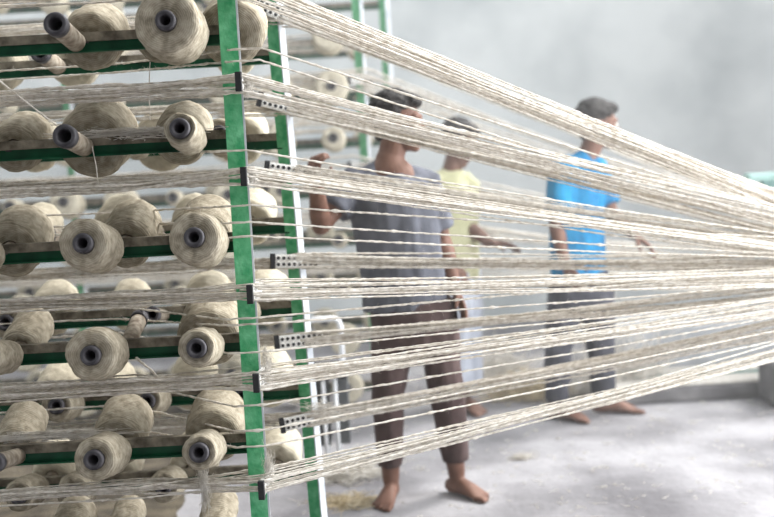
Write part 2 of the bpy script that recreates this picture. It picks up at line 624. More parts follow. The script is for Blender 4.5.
def yarn_mesh(pts, r, step, hairs, seed):
    rr = random.Random(seed)
    pts = [Vector(p) for p in pts]
    path = []
    for a, b in zip(pts[:-1], pts[1:]):
        n = max(1, int((b - a).length / step))
        for i in range(n):
            path.append(a.lerp(b, i / n))
    path.append(pts[-1])
    jp, rad = [], []
    for i, p in enumerate(path):
        n = Vector((0, rr.gauss(0, 1), rr.gauss(0, 1))) * r * 0.16
        jp.append(p + n)
        rad.append(r * rr.uniform(0.72, 1.25) * (1.7 if rr.random() < 0.03 else 1))
    b = MB()
    b.tube(jp, rad, 5, 0, True, True)
    nh = int(len(jp) * hairs)
    vs, fs = [], []
    for i in range(nh):
        k = rr.randrange(1, len(jp) - 1)
        t = (jp[k + 1] - jp[k - 1]).normalized()
        d = Vector((rr.gauss(0, .6), rr.gauss(0, 1), rr.gauss(0, 1)))
        d = (d - t * d.dot(t) * 0.5).normalized()
        d = (d + t * rr.uniform(-1.5, 1.5)).normalized()
        l = r * rr.uniform(2.5, 6.5)
        s = t.cross(d).normalized() * r * 0.16
        q = len(vs)
        vs += [jp[k] + s, jp[k] - s, jp[k] + d * l]
        fs.append((q, q + 1, q + 2))
    b.add(vs, fs, 0, False)
    return b.mesh('yarn')


YN = 0


def yarn(pts, r, label, group, step=0.013, hairs=1.3):
    global YN
    YN += 1
    o = link('yarn', yarn_mesh(pts, r, step, hairs, YN * 13 + 5), M['yarn'])
    tag(o, label, 'yarn', group)
    return o


def bundle(px, py, yplate, post, num, ty, left_dz, yaw, ypix, n, r, right_depth, rx=774, thick=20, parent=None):
    """yarns from the left end of the rack, through one eyelet plate, to the loom beyond the right edge"""
    c = at(px, py, yplate)
    tgt = at(rx, ty, right_depth)
    dirv = (tgt - c)
    tilt = math.atan2(dirv.z, math.hypot(dirv.x, dirv.y))
    rot = Euler((0, -tilt if post != 'front' else -tilt * 0.2, yaw))
    if parent:
        plate(parent, c, rot)
    mx = rot.to_matrix()
    lab = f"undyed jute yarn in the bundle through the {num} eyelet plate on the {post} post"
    grp = f"yarns through the {num} eyelet plate of the {post} post"
    ext = 1.28
    order = list(range(16))
    for i in range(n):
        q = order[i % 16]
        hx, hz = -0.064 + (q // 2) * 0.018, (1 if q % 2 else -1) * 0.0105
        if post != 'front': hx = 0.035 + 0.5 * hx
        h = c + mx @ Vector((hx, -0.006, rnd.uniform(-.027, .027)))
        sc = right_depth / FPX
        e = tgt + Vector((0, rnd.uniform(-.05, .05), rnd.uniform(-.5, .5) * thick * sc))
        e = h + (e - h) * ext
        back = 0.0 if post == 'front' else 0.07
        l0 = Vector((-2.2, yplate + back + rnd.uniform(-.055, .055), c.z + left_dz + rnd.uniform(-.03, .03) * (1.8 if py > 280 else 1)))
        l1 = Vector((h.x - 0.35, yplate + back + rnd.uniform(-.05, .05), c.z + left_dz * 0.3 + rnd.uniform(-.022, .022)))
        start = rnd.random()
        if start < 0.45:       # comes off a spool part way along
            l0 = l0.lerp(l1, rnd.uniform(0.1, 0.8))
        mid = h.lerp(e, 0.5) + Vector((0, 0, -rnd.uniform(0, .012)))
        yarn([l0, l1, h, h.lerp(e, .25) + Vector((0, 0, -rnd.uniform(0, .006))), mid, h.lerp(e, .75) + Vector((0, 0, -rnd.uniform(0, .006))), e],
             r * rnd.uniform(0.8, 1.25), lab, grp)


EDGE = R(84)
N1 = ['top', 'second', 'third', 'fourth', 'fifth', 'bottom']
for i, (px, py, ty) in enumerate([(240, -14, 198), (245, 85, 214), (250, 177, 247), (256, 291, 276), (262, 377, 306), (267, 481, 349)]):
    bundle(px, py, 3.10, 'front', ['unseen uppermost', 'top', 'second', 'third', 'fourth', 'bottom'][i], ty, 0.0, EDGE, 0, 20, 0.0026, 3.9, parent=near_rack)
for i, (px, py, ty) in enumerate([(279, 13, 201), (284, 105, 227), (291, 172, 240), (297, 261, 261), (301, 340, 290), (306, 420, 326)]):
    bundle(px, py, 3.79, 'second', N1[i], ty, 0.0, R(18), 0, 20, 0.0027, 4.1, parent=near_rack)

# single yarns between the bundles
singles = [(246, 150, 3.1, 232, 'high between the top bundles'), (250, 205, 3.1, 236, 'crossing the grey shirt below the sleeve'),
           (250, 222, 3.1, 252, 'crossing the middle of the grey shirt'), (252, 236, 3.1, 256, 'crossing the grey shirt above its hem bundle'),
           (252, 318, 3.1, 268, 'just below the grey shirt hem'), (254, 324, 3.1, 284, 'across the waist of the brown trousers'),
           (258, 352, 3.1, 297, 'across the thighs of the brown trousers'), (262, 405, 3.1, 316, 'across the knees of the brown trousers'),
           (264, 430, 3.1, 330, 'over the calves of the brown trousers'), (265, 446, 3.1, 340, 'above the bottom bundle'),
           (260, 60, 3.1, 221, 'under the uppermost bundle'), (262, 48, 3.1, 208, 'crossing the second post near its top')]
for px, py, y, ty, what in singles:
    y = 3.08
    a, t = at(px, py, y), at(774, ty, 3.9)
    e = a + (t - a) * 1.28
    yarn([Vector((-2.2, 3.46, a.z)), Vector((a.x - 0.45, 3.45, a.z + rnd.uniform(-.02, .02))), a + Vector((-.075, .0, 0)), a, a.lerp(e, .5) + Vector((0, 0, -.008)), e], 0.003,
         f"single stretched jute yarn {what}", 'single yarns between the bundles')

# far rack bundles (blurred, behind the men)
for i, (py, ty) in enumerate([(40, 205), (80, 219), (122, 234), (165, 250), (215, 266), (262, 282)]):
    c = at(362, py, 6.55)
    t = at(774, ty, 6.75)
    o = plate(far_rack, c, Euler((0, 0, R(30))))
    for k in range(8):
        h = c + Vector((rnd.uniform(-.05, .05), -0.01, rnd.uniform(-.06, .06)))
        e = t + Vector((0, rnd.uniform(-.06, .06), rnd.uniform(-.5, .5) * 0.16))
        e = h + (e - h) * 1.2
        l = Vector((-3.0 + rnd.random(), 6.5 + rnd.uniform(-.05, .05), c.z + rnd.uniform(-.03, .03)))
        yarn([l, h, h.lerp(e, .5) + Vector((0, 0, -.01)), e], 0.007,
             f"pale blurred yarn in the {ORD[i]} bundle from the far rack's end post, counted downward", f"yarns of the {ORD[i]} far bundle",
             step=0.04, hairs=3.5)
print('YARNS', YN)

# loose strands
def strand(pts, r, label):
    P = []
    for p in pts: P.append(Vector(p))
    return tag(link('loose_yarn', yarn_mesh(P, r, 0.008, 1.5, len(label) * 7), M['yarn']), label, 'loose yarn')


strand([at(-14, 70, 2.95), at(25, 101, 2.93), at(60, 128, 2.95)], 0.0018, 'loose yarn slanting from the left edge down to a bare tube')
strand([at(92, 146, 3.1), at(96, 165, 3.1), at(99, 192, 3.1)], 0.0016, 'loose yarn end hanging from bare tube on second bar')
strand([at(150, 62, 3.1), at(149, 90, 3.1), at(150, 120, 3.1)], 0.0014, 'loose yarn end hanging below the full spool on top bar')
strand([at(136, 358, 3.1), at(150, 369, 3.08), at(162, 381, 3.1)], 0.0036, 'thick slanting wisp of yarn under the fourth bar')


# ------------------------------------------------------------------ lint
def lint_mesh(c, s, n, r, seed, curl=1.0):
    rr = random.Random(seed)
    b = MB()
    for i in range(n):
        p = Vector((rr.gauss(0, .4) * s[0], rr.gauss(0, .4) * s[1], rr.gauss(0, .4) * s[2]))
        d = Vector((rr.gauss(0, 1), rr.gauss(0, 1), rr.gauss(0, .7))).normalized()
        pts = [p]
        for k in range(5):
            d = (d + Vector((rr.gauss(0, .5), rr.gauss(0, .5), rr.gauss(0, .5))) * curl).normalized()
            q = pts[-1] + Vector((d.x * s[0], d.y * s[1], d.z * s[2])) * 0.28
            pts.append(q)
        b.tube(pts, r * rr.uniform(.6, 1.3), 3, 0, False)
    return b.mesh('lint')


def lint(loc, s, n, r, label, m='lint', seed=1, name='lint_tuft', ground=False):
    me = lint_mesh(loc, s, n, r, seed)
    if ground:
        for v in me.vertices:
            if v.co.z < 0: v.co.z = -v.co.z * 0.5
    o = link(name, me, M[m], None, loc)
    return tag(o, label, 'lint')


lint(at(247, 86, 3.06), (.015, .014, .022), 180, .00035, 'white lint caught on the top eyelet plate of the front post', seed=2)
lint(at(251, 178, 3.06), (.014, .014, .02), 150, .00035, 'white lint caught on the second eyelet plate of the front post', seed=3)
lint(at(267, 362, 3.06), (.014, .014, .036), 210, .00035, 'white lint caught above the fourth eyelet plate of the front post', seed=4)
lint(at(269, 468, 3.06), (.013, .013, .036), 210, .00035, 'white lint hanging above the bottom eyelet plate of the front post', seed=5)
lint(at(204, 485, 3.05), (.014, .014, .06), 240, .0004, 'white lint hanging under the right spool of the lowest full bar', seed=6)
lint(at(128, 133, 3.10), (.12, .012, .012), 160, .0008, 'fluffy lint lying along the second bar beside the bare tube', seed=7)
lint(at(50, 436, 3.13), (.16, .014, .010), 160, .0008, 'fluffy lint lying along the fifth bar left of the spool', seed=8)
lint(at(312, 108, 3.76), (.04, .02, .016), 60, .0007, 'white lint on the second eyelet plate of the second post', seed=9)
lint(at(320, 407, 3.76), (.05, .02, .02), 90, .0007, 'white lint on the bottom eyelet plate of the second post', seed=10)
lint(at(300, 258, 3.74), (.04, .02, .014), 60, .0006, 'white lint on the fourth eyelet plate of the second post', seed=11)

# heaps on the floor
def heap(px, py, Y, s, m, label, seed, n=260, r=.0016):
    p = at(px, py, Y); p.z = 0.0
    return lint(p, s, n, r, label, m, seed, 'lint_heap', True)


heap(492, 398, 6.9, (.22, .18, .16), 'lint', 'white fluff heap on the floor right of the man in grey', 21, 520, .003)
heap(622, 402, 6.35, (.22, .12, .26), 'lint', 'tall white fluff heap beside the legs of the man in blue', 22, 620, .003)
heap(530, 402, 6.5, (.18, .16, .09), 'straw', 'tan jute waste heap behind the legs of the man in blue', 23, 520, .003)
heap(347, 500, 4.62, (.10, .08, .02), 'straw', 'tan jute waste on the floor at the near rack foot', 24, 260, .0014)
heap(345, 478, 5.0, (.14, .10, .07), 'lint', 'white fluff at the feet of the white metal stand', 25, 300, .002)
heap(522, 437, 5.15, (.05, .04, .025), 'lint', 'small white fluff clump on the open floor', 26, 90, .0015)

# brown sheet added to put shade on the floor under the two racks
b = MB()
nx, ny = 46, 60
for i in range(nx + 1):
    for j in range(ny + 1):
        x, y = -4.2 + i * (3.35 / nx), 3.0 + j * (4.6 / ny)
        k = min(1, (nx - i) / 7, j / 4, (ny - j) / 4)
        z = (0.028 + 0.03 * noise.noise(Vector((x * 3, y * 3, 2))) + 0.012 * noise.noise(Vector((x * 14, y * 14, 5)))) * k - 0.004
        b.v.append((x + 0.1 * noise.noise(Vector((y * 2, 0, 0))), y, z))
for i in range(nx):
    for j in range(ny):
        q = i * (ny + 1) + j
        b.f.append((q, q + ny + 1, q + ny + 2, q + 1)); b.mi.append(0); b.sm.append(True)
tag(b.build('floor_shade_layer', M['waste']), 'added dark brown layer standing for shade on the floor under the yarn racks', 'waste', kind='stuff')

b = MB()
rr = random.Random(5)
for i in range(900):
    x, y = rr.uniform(-0.6, 2.6), rr.uniform(3.4, 7.6)
    s = rr.uniform(.006, .022) * (1 if rr.random() < .93 else 2)
    p = Vector((x, y, 0.003))
    for k in range(3):
        q = [p]
        a = rr.uniform(0, 6.28)
        for t in range(4):
            a += rr.gauss(0, .9)
            q.append(q[-1] + Vector((math.cos(a) * s * .5, math.sin(a) * s * .5, rr.uniform(-.002, .003))))
        b.tube(q, rr.uniform(.0005, .0011), 3, 0, False)
tag(b.build('floor_lint', M['lint']), 'short white fibre scraps strewn over the dusty floor', 'lint', kind='stuff')

# ------------------------------------------------------------------ people
def loft(pts, radii, ref, n=20):
    """closed solid through pts; radii (a, b): a along ref, b across; rounded ends"""
    pts = [Vector(p) for p in pts]
    vs, fs = [], []
    rings = []
    m = len(pts)
    ref = Vector(ref)
    for i, p in enumerate(pts):
        t = (pts[min(i + 1, m - 1)] - pts[max(i - 1, 0)]).normalized()
        u = (ref - t * ref.dot(t)).normalized()
        v = t.cross(u)
        a, b = radii[i] if isinstance(radii[i], tuple) else (radii[i], radii[i])
        if i == 0:
            for f in (0.98, 0.8, 0.45):
                k = math.sqrt(1 - f * f)
                rings.append((p - t * min(a, b) * f * 0.9, u, v, a * k, b * k))
        rings.append((p, u, v, a, b))
        if i == m - 1:
            for f in (0.45, 0.8, 0.98):
                k = math.sqrt(1 - f * f)
                rings.append((p + t * min(a, b) * f * 0.9, u, v, a * k, b * k))
    for (p, u, v, a, b) in rings:
        for k in range(n):
            w_ = 2 * math.pi * k / n
            vs.append(p + u * math.cos(w_) * a + v * math.sin(w_) * b)
    for i in range(len(rings) - 1):
        for k in range(n):
            j = (k + 1) % n
            fs.append((i * n + k, i * n + j, (i + 1) * n + j, (i + 1) * n + k))
    fs.append(tuple(range(n))[::-1])
    fs.append(tuple((len(rings) - 1) * n + k for k in range(n)))
    return vs, fs


def flat_loft(pts, radii, ref, n=24):
    """like loft, but the ends are cut flat (hems, cuffs)"""
    pts = [Vector(p) for p in pts]
    vs, fs = [], []
    m = len(pts)
    ref = Vector(ref)
    for i, p in enumerate(pts):
        t = (pts[min(i + 1, m - 1)] - pts[max(i - 1, 0)]).normalized()
        u = (ref - t * ref.dot(t)).normalized()
        v = t.cross(u)
        a, b = radii[i] if isinstance(radii[i], tuple) else (radii[i], radii[i])
        for k in range(n):
            w_ = 2 * math.pi * k / n
            vs.append(p + u * math.cos(w_) * a + v * math.sin(w_) * b)
    for i in range(m - 1):
        for k in range(n):
            j = (k + 1) % n
            fs.append((i * n + k, i * n + j, (i + 1) * n + j, (i + 1) * n + k))
    fs.append(tuple(range(n))[::-1])
    fs.append(tuple((m - 1) * n + k for k in range(n)))
    return vs, fs


def ball(c, s, rot=None, n=16):
    vs, fs = [], []
    c = Vector(c)
    for i in range(n + 1):
        a = math.pi * i / n
        for k in range(2 * n):
            w_ = math.pi * k / n
            p = Vector((math.sin(a) * math.cos(w_) * s[0], math.sin(a) * math.sin(w_) * s[1], math.cos(a) * s[2]))
            if rot is not None: p = rot @ p
            vs.append(c + p)
    for i in range(n):
        for k in range(2 * n):
            j = (k + 1) % (2 * n)
            fs.append((i * 2 * n + k, (i + 1) * 2 * n + k, (i + 1) * 2 * n + j, i * 2 * n + j))
    return vs, fs


def fuse(name, solids, voxel, m, parent, smooth_it=4, wrinkle=0.0, wscale=9.0, fac=0.5, stretch=(1, 1, 1)):
    """union of overlapping solids as one continuous surface"""
    b = MB()
    for vs, fs in solids:
        b.add(vs, fs, 0, True)
    me = b.mesh(name)
    bm = bmesh.new(); bm.from_mesh(me)
    bmesh.ops.remove_doubles(bm, verts=bm.verts, dist=1e-5)
    bmesh.ops.recalc_face_normals(bm, faces=bm.faces)
    bm.to_mesh(me); bm.free()
    tmp = bpy.data.objects.new('tmp', me)
    COL.objects.link(tmp)
    md = tmp.modifiers.new('r', 'REMESH'); md.mode = 'VOXEL'; md.voxel_size = voxel; md.use_smooth_shade = True
    ms = tmp.modifiers.new('s', 'SMOOTH'); ms.iterations = smooth_it; ms.factor = fac
    dg = bpy.context.evaluated_depsgraph_get()
    out = bpy.data.meshes.new_from_object(tmp.evaluated_get(dg))
    bpy.data.objects.remove(tmp); bpy.data.meshes.remove(me)
    if wrinkle:
        nn = [v.normal.copy() for v in out.vertices]
        for v, q in zip(out.vertices, nn):
            p = Vector((v.co.x * stretch[0], v.co.y * stretch[1], v.co.z * stretch[2])) * wscale
            v.co += q * wrinkle * (noise.noise(p) + 0.5 * noise.noise(p * 2.3))
    org = parent.location
    for v in out.vertices: v.co -= org
    smooth(out)
    out.name = name
    return link(name, out, m, parent)


def head_solids(c, face, up, s=1.0):
    """cranium, jaw, nose, brow, ears; face = direction looked at, up = crown"""
    f = Vector(face).normalized()
    u = (Vector(up) - f * Vector(up).dot(f)).normalized()
    sd = f.cross(u)
    rot = Matrix((sd, f, u)).transposed()
    P = lambda x, y, z: Vector(c) + (sd * x + f * y + u * z) * s
    B = lambda x, y, z, a, b, d: ball(P(x, y, z), (a * s, b * s, d * s), rot, 14)
    so = [B(0, -.012, .035, .073, .092, .078), B(0, .025, -.01, .064, .072, .085), B(0, .045, -.066, .045, .045, .040),
          B(0, .072, -.088, .024, .022, .020), B(0, .074, .032, .052, .022, .016),
          B(.038, .055, -.018, .024, .026, .024), B(-.038, .055, -.018, .024, .026, .024),
          loft([P(0, .085, .022), P(0, .098, -.002), P(0, .112, -.022)], [.009 * s, .011 * s, .0135 * s], sd, 12),
          B(.013, .098, -.027, .009, .011, .008), B(-.013, .098, -.027, .009, .011, .008),
          B(0, .089, -.050, .022, .012, .007), B(0, .087, -.061, .020, .012, .008),
          B(0, .03, -.045, .056, .055, .05)]
    for q in (-1, 1):
        so.append(B(q * .074, -.008, -.005, .007, .018, .030))
        so.append(B(q * .078, -.016, .006, .007, .016, .022))
    return so, P, rot, sd, f, u


def hand_solids(wrist, d, palm, side, curl=0.5, s=1.0, spread=0.10):
    """d: wrist to knuckles; palm: way the palm faces; side: +1 / -1 which edge carries the thumb"""
    d = Vector(d).normalized()
    p = (Vector(palm) - d * Vector(palm).dot(d)).normalized()
    x = d.cross(p) * side
    w_ = Vector(wrist)
    so = [loft([w_ - d * .03 * s, w_ + d * .02 * s, w_ + d * .055 * s, w_ + d * .088 * s],
               [(.026 * s, .019 * s), (.031 * s, .017 * s), (.039 * s, .0155 * s), (.040 * s, .012 * s)], x, 16)]
    ls = [(.040, .024, .020), (.044, .028, .022), (.041, .026, .021), (.032, .020, .018)]
    for i, L in enumerate(ls):
        off = (.030 - i * .020) * s
        b0 = w_ + d * (.085 - abs(i - 1.2) * .004) * s + x * off
        dd = (d + x * (0.5 - i / 3) * spread * 2).normalized()
        pts, rr_ = [b0 - dd * .02 * s, b0], [.0098 * s, .0096 * s]
        a = curl * (0.5 + 0.1 * i)
        cur = 0
        for k, l in enumerate(L):
            cur += a * (0.7 if k == 0 else 1.1)
            v = dd * math.cos(cur) + p * math.sin(cur)
            b0 = b0 + v * l * s
            pts.append(b0); rr_.append((.0090, .0084, .0072)[k] * s)
        so.append(loft(pts, rr_, x, 10))
    t0 = w_ + d * .018 * s + x * .026 * s
    t1 = t0 + (d * .55 + x * .65 + p * .35).normalized() * .042 * s
    t2 = t1 + (d * .8 + x * .25 + p * .5).normalized() * .032 * s
    t3 = t2 + (d * .85 - x * .05 + p * .5).normalized() * .024 * s
    so.append(loft([t0 - x * .012 * s, t0, t1, t2, t3], [.013 * s, .0145 * s, .0112 * s, .0102 * s, .0085 * s], p, 10))
    return so


def foot_solids(ankle, heading, s=1.0, side=1):
    """ankle: joint; sole on z = 0"""
    h = Vector((heading[0], heading[1], 0)).normalized()
    x = Vector((h.y, -h.x, 0)) * side       # towards the big toe
    a = Vector((ankle[0], ankle[1], 0))
    P = lambda f, q, z: a + h * f * s + x * q * s + Vector((0, 0, z * s))
    so = [loft([P(-.048, 0, .034), P(-.02, 0, .042), P(.03, .002, .046), P(.085, .004, .036), P(.130, .006, .024), P(.150, .006, .019)],
               [(.026 * s, .032 * s), (.031 * s, .040 * s), (.034 * s, .042 * s), (.042 * s, .032 * s), (.048 * s, .021 * s), (.044 * s, .015 * s)],
               x, 18)]
    for i in range(5):
        q = .042 - i * .0225
        L = (.062, .060, .053, .045, .035)[i]
        st = .148 - max(0, i - 1) * .010
        r = .0130 if i == 0 else .0090 - i * .0003
        so.append(loft([P(st, q, .016), P(st + L * .5, q, .017), P(st + L * .85, q, r)], [r * s, r * 1.05 * s, r * .9 * s], x, 10))
    so.append(loft([Vector(ankle) + Vector((0, 0, .03 * s)), P(0, 0, .085), P(-.01, 0, .045)], [.036 * s, .037 * s, .035 * s], x, 14))
    return so


def nails_feet(parent, ankle, heading, side):
    pass


def eyes(P, sd, f, u, parent, s=1.0):
    for q in (-1, 1):
        c = P(q * .030, .079, .010)
        vs, fs = ball(c - parent.location, (.0125 * s,) * 3, None, 8)
        o = MB().add(vs, fs, 0, True).build('eye', M['eye'], parent)
        vs, fs = ball(c + f * .0075 * s - parent.location, (.0062 * s,) * 3, None, 8)
        MB().add(vs, fs, 0, True).build('iris', M['iris'], o)


def hair_mesh(c, face, up, s, parent, m, seed, fringe=True, voxel=.006):
    f = Vector(face).normalized()
    u = (Vector(up) - f * Vector(up).dot(f)).normalized()
    sd = f.cross(u)
    rot = Matrix((sd, f, u)).transposed()
    P = lambda x, y, z: Vector(c) + (sd * x + f * y + u * z) * s
    B = lambda x, y, z, a, b, d: ball(P(x, y, z), (a * s, b * s, d * s), rot, 12)
    so = [B(0, -.026, .052, .081, .090, .078), B(0, -.062, .008, .068, .046, .060), B(0, .040, .092, .060, .055, .034),
          B(.058, -.03, .025, .022, .045, .045), B(-.058, -.03, .025, .022, .045, .045), B(0, -.068, -.04, .048, .026, .034)]
    rr = random.Random(seed)
    for i in range(150):       # locks
        a, e = rr.uniform(0, 6.283), rr.uniform(0.0, 1.5)
        d = Vector((math.cos(a) * math.cos(e), math.sin(a) * math.cos(e), math.sin(e)))
        if d.y > .72 and d.z < .75: continue
        q = Vector((d.x * .080, -.022 + d.y * .092, .050 + d.z * .080))
        if q.y > .045 and q.z < .09: continue
        so.append(B(q.x, q.y, q.z, rr.uniform(.008, .015), rr.uniform(.010, .020), rr.uniform(.008, .015)))
    if fringe:
        for i in range(9):
            so.append(B(-.05 + i * .0125, .078 - abs(i - 4) * .004 + rr.uniform(-.004, .008), .088 + rr.uniform(-.008, .012), .011, .018, .014))
    return fuse('hair', so, voxel, m, parent, 2, 0.003, 60)


def arm_solids(sh, el, wr, s=1.0):
    sh, el, wr = Vector(sh), Vector(el), Vector(wr)
    so = [loft([sh, sh.lerp(el, .35), sh.lerp(el, .75), el], [.050 * s, .045 * s, .039 * s, .036 * s], (0.3, 1, 0.2), 16),
          loft([el, el.lerp(wr, .25), el.lerp(wr, .6), wr], [.037 * s, .041 * s, .034 * s, (.027 * s)], (0.3, 1, 0.2), 16)]
    return so


def leg_solids(hip, kn, an, s=1.0):
    hip, kn, an = Vector(hip), Vector(kn), Vector(an)
    return [loft([hip, hip.lerp(kn, .3), hip.lerp(kn, .75), kn], [.080 * s, .074 * s, .058 * s, .052 * s], (1, 0, 0), 18),
            loft([kn, kn.lerp(an, .3), kn.lerp(an, .7), an], [.050 * s, .055 * s, .042 * s, .035 * s], (1, 0, 0), 18)]


def torso_solids(pel, wst, chest, neck, sw, axis, s=1.0):
    return [loft([pel, Vector(pel).lerp(Vector(wst), .5), wst, Vector(wst).lerp(Vector(chest), .5), chest, Vector(chest).lerp(Vector(neck), .6), neck],
                 [(.150 * s, .100 * s), (.145 * s, .1 * s), (.132 * s, .092 * s), (.145 * s, .1 * s), (.16 * s, .105 * s), (.13 * s, .08 * s), (.06 * s, .06 * s)],
                 axis, 26)]


# --- man in the grey shirt
Y = 4.64
G = lambda px, py, dy=0.0: at(px, py, Y + dy)
root = G(424, 500)
root.z = 0
man = empty('person', root, 'barefoot person in grey T-shirt and brown rolled trousers, one hand raised to the yarns', 'person')
hc = G(398, 124)
face, up = Vector((0.97, -0.18, -0.10)), Vector((0.06, 0, 1))
hs, HP, hrot, hsd, hf, hu = head_solids(hc, face, up, 1.0)
sA, eA, wA = G(354, 184, 0.0), G(321, 226, -.10), G(316, 184, -.30)
sB, eB, wB = G(427, 184, 0.02), G(442, 240, .06), G(455, 290, -.02)
hpA, knA, anA = G(397, 305), G(388, 398, -.05), G(391, 482, 0)
hpB, knB, anB = G(433, 305), G(447, 398, -.04), G(457, 480, 0.02)
anA.z = anB.z = 0.085
neck = G(390, 160)
body = hs + [loft([neck + Vector((0, .01, -.03)), neck, hc + Vector((-.015, 0, -.06))], [.060, .054, .054], (1, 0, 0), 16)]
body += torso_solids(G(413, 310), G(402, 262), G(392, 205), neck, 0, (1, -.1, 0))
body += [loft([sA, neck.lerp(sA, .5) + Vector((0, 0, -.035)), neck + Vector((0, 0, -.05)), neck.lerp(sB, .5) + Vector((0, 0, -.035)), sB], [.05, .056, .06, .056, .05], (0, 1, 0))]
body += arm_solids(sA, eA, wA) + arm_solids(sB, eB, wB) + leg_solids(hpA, knA, anA) + leg_solids(hpB, knB, anB)
body += hand_solids(wA, (-0.05, -.55, .8), (0.75, .55, 0.1), -1, 1.25, 0.92)
body += hand_solids(wB, G(465, 312, -.06) - wB, (-.8, -.2, -.2), -1, 0.45, 0.95)
body += foot_solids(anA, (-.30, -1), 0.88, -1) + foot_solids(anB, (.72, -.75), 0.88, 1)
fuse('body', body, .0045, M['skin'], man, 2)
eyes(HP, hsd, hf, hu, man)
hair_mesh(hc, face, up, 1.0, man, M['hair'], 4)
sh = [flat_loft([G(406, 309), G(405, 290), G(400, 262), G(396, 230), G(392, 205)],
                [(.178, .125), (.174, .125), (.168, .124), (.172, .126), (.178, .124)], (1, -.1, 0)),
      loft([G(392, 215), G(391, 198), G(390, 185, .005), G(389, 171, .014)], [(.172, .125), (.174, .128), (.152, .115), (.088, .070)], (1, -.1, 0), 24),
      loft([sA + Vector((.0, 0, .0)), neck.lerp(sA, .55) + Vector((0, 0, -.03)), neck + Vector((0, .016, -.046)), neck.lerp(sB, .55) + Vector((0, 0, -.03)), sB],
           [.062, .066, .058, .066, .062], (0, 1, 0)),
      flat_loft([neck.lerp(sA, .6) + Vector((0, 0, -.045)), sA, sA.lerp(eA, .35), sA.lerp(eA, .62)], [.07, .072, .070, .072], (0.3, 1, .2)),
      flat_loft([neck.lerp(sB, .6) + Vector((0, 0, -.045)), sB, sB.lerp(eB, .4), sB.lerp(eB, .78)], [.07, .068, .066, .066], (0.3, 1, .2))]
fuse('shirt', sh, .008, M['grey_shirt'], man, 3, 0.010, 8, stretch=(1.6, 1, .55))
tr = [flat_loft([G(411, 302), G(413, 318), G(415, 345), G(416, 362)], [(.165, .12), (.168, .125), (.165, .12), (.13, .09)], (1, 0, 0))]
tr += [flat_loft([hpA + Vector((0, 0, .02)), hpA.lerp(knA, .5), knA, knA.lerp(anA, .45), knA.lerp(anA, .83)], [.098, .085, .066, .060, .052], (1, 0, 0)),
       flat_loft([hpB + Vector((0, 0, .02)), hpB.lerp(knB, .5), knB, knB.lerp(anB, .45), knB.lerp(anB, .81)], [.098, .085, .068, .064, .054], (1, 0, 0))]
fuse('trousers', tr, .008, M['brown_trouser'], man, 2, 0.009, 9, stretch=(1.4, 1, .8))

# --- man in the blue shirt
Y = 5.9
root = G(582, 422); root.z = 0
man2 = empty('person', root, 'person in bright blue T-shirt and dark trousers standing behind the yarns, facing right', 'person')
hc = G(598, 126)
face, up = Vector((0.98, .12, -0.12)), Vector((0.10, 0, 1))
hs, HP, hrot, hsd, hf, hu = head_solids(hc, face, up, 1.02)
sA, eA, wA = G(561, 172, -.10), G(556, 226, -.10), G(565, 262, -.16)
sB, eB, wB = G(596, 172, .10), G(612, 214, .02), G(634, 235, -.08)
hpA, knA, anA = G(568, 285), G(558, 350, -.06), G(557, 418, -.02)
hpB, knB, anB = G(594, 285, .04), G(601, 350, .02), G(605, 414, .06)
anA.z = anB.z = 0.085
neck = G(588, 156)
body = hs + [loft([neck + Vector((-.01, 0, -.04)), neck, hc + Vector((-.015, 0, -.05))], [.06, .054, .055], (1, 0, 0), 16)]
body += torso_solids(G(581, 285), G(577, 248), G(577, 195), neck, 0, (.72, .68, 0), .95)
body += [loft([sA, neck + Vector((0, 0, -.05)), sB], [.05, .06, .05], (0, 1, 0))]
body += arm_solids(sA, eA, wA) + arm_solids(sB, eB, wB) + leg_solids(hpA, knA, anA) + leg_solids(hpB, knB, anB)
body += hand_solids(wA, G(572, 276, -.2) - wA, (.5, .6, 0), 1, 0.5)
body += hand_solids(wB, G(648, 245, -.12) - wB, (0, -.3, -1), -1, 0.5)
body += foot_solids(anA, (.75, -.6), 1.0, 1) + foot_solids(anB, (1, -.25), 1.0, 1)
fuse('body', body, .0065, M['skin'], man2, 3)
eyes(HP, hsd, hf, hu, man2)
hair_mesh(hc, face, up, 1.02, man2, M['hair'], 8, False, .008)
sh = [flat_loft([G(579, 276), G(578, 250), G(576, 220), G(577, 192)], [(.155, .128), (.150, .125), (.150, .126), (.165, .125)], (.8, .6, 0)),
      loft([G(577, 205), G(578, 185), G(582, 172), G(586, 163)], [(.165, .12), (.165, .115), (.12, .095), (.08, .07)], (.8, .6, 0), 24),
      loft([sA, neck + Vector((0, 0, -.045)), sB], [.064, .072, .064], (0, 1, 0)),
      flat_loft([neck.lerp(sA, .6), sA, sA.lerp(eA, .4), sA.lerp(eA, .82)], [.066, .07, .068, .072], (0.3, 1, .2)),
      flat_loft([neck.lerp(sB, .6), sB, sB.lerp(eB, .4), sB.lerp(eB, .8)], [.066, .068, .066, .068], (0.3, 1, .2))]
fuse('shirt', sh, .009, M['blue_shirt'], man2, 3, 0.010, 8, stretch=(1.6, 1, .6))
tr = [flat_loft([G(580, 270), G(580, 288), G(580, 306), G(580, 318)], [(.155, .125), (.165, .13), (.16, .125), (.12, .09)], (.9, .4, 0)),
      flat_loft([hpA + Vector((0, 0, .02)), hpA.lerp(knA, .5), knA, knA.lerp(anA, .5), knA.lerp(anA, .95)], [.1, .088, .072, .066, .062], (1, 0, 0)),
      flat_loft([hpB + Vector((0, 0, .02)), hpB.lerp(knB, .5), knB, knB.lerp(anB, .5), knB.lerp(anB, .95)], [.1, .088, .072, .066, .062], (1, 0, 0))]
fuse('trousers', tr, .009, M['dark_trouser'], man2, 2, 0.008, 9)

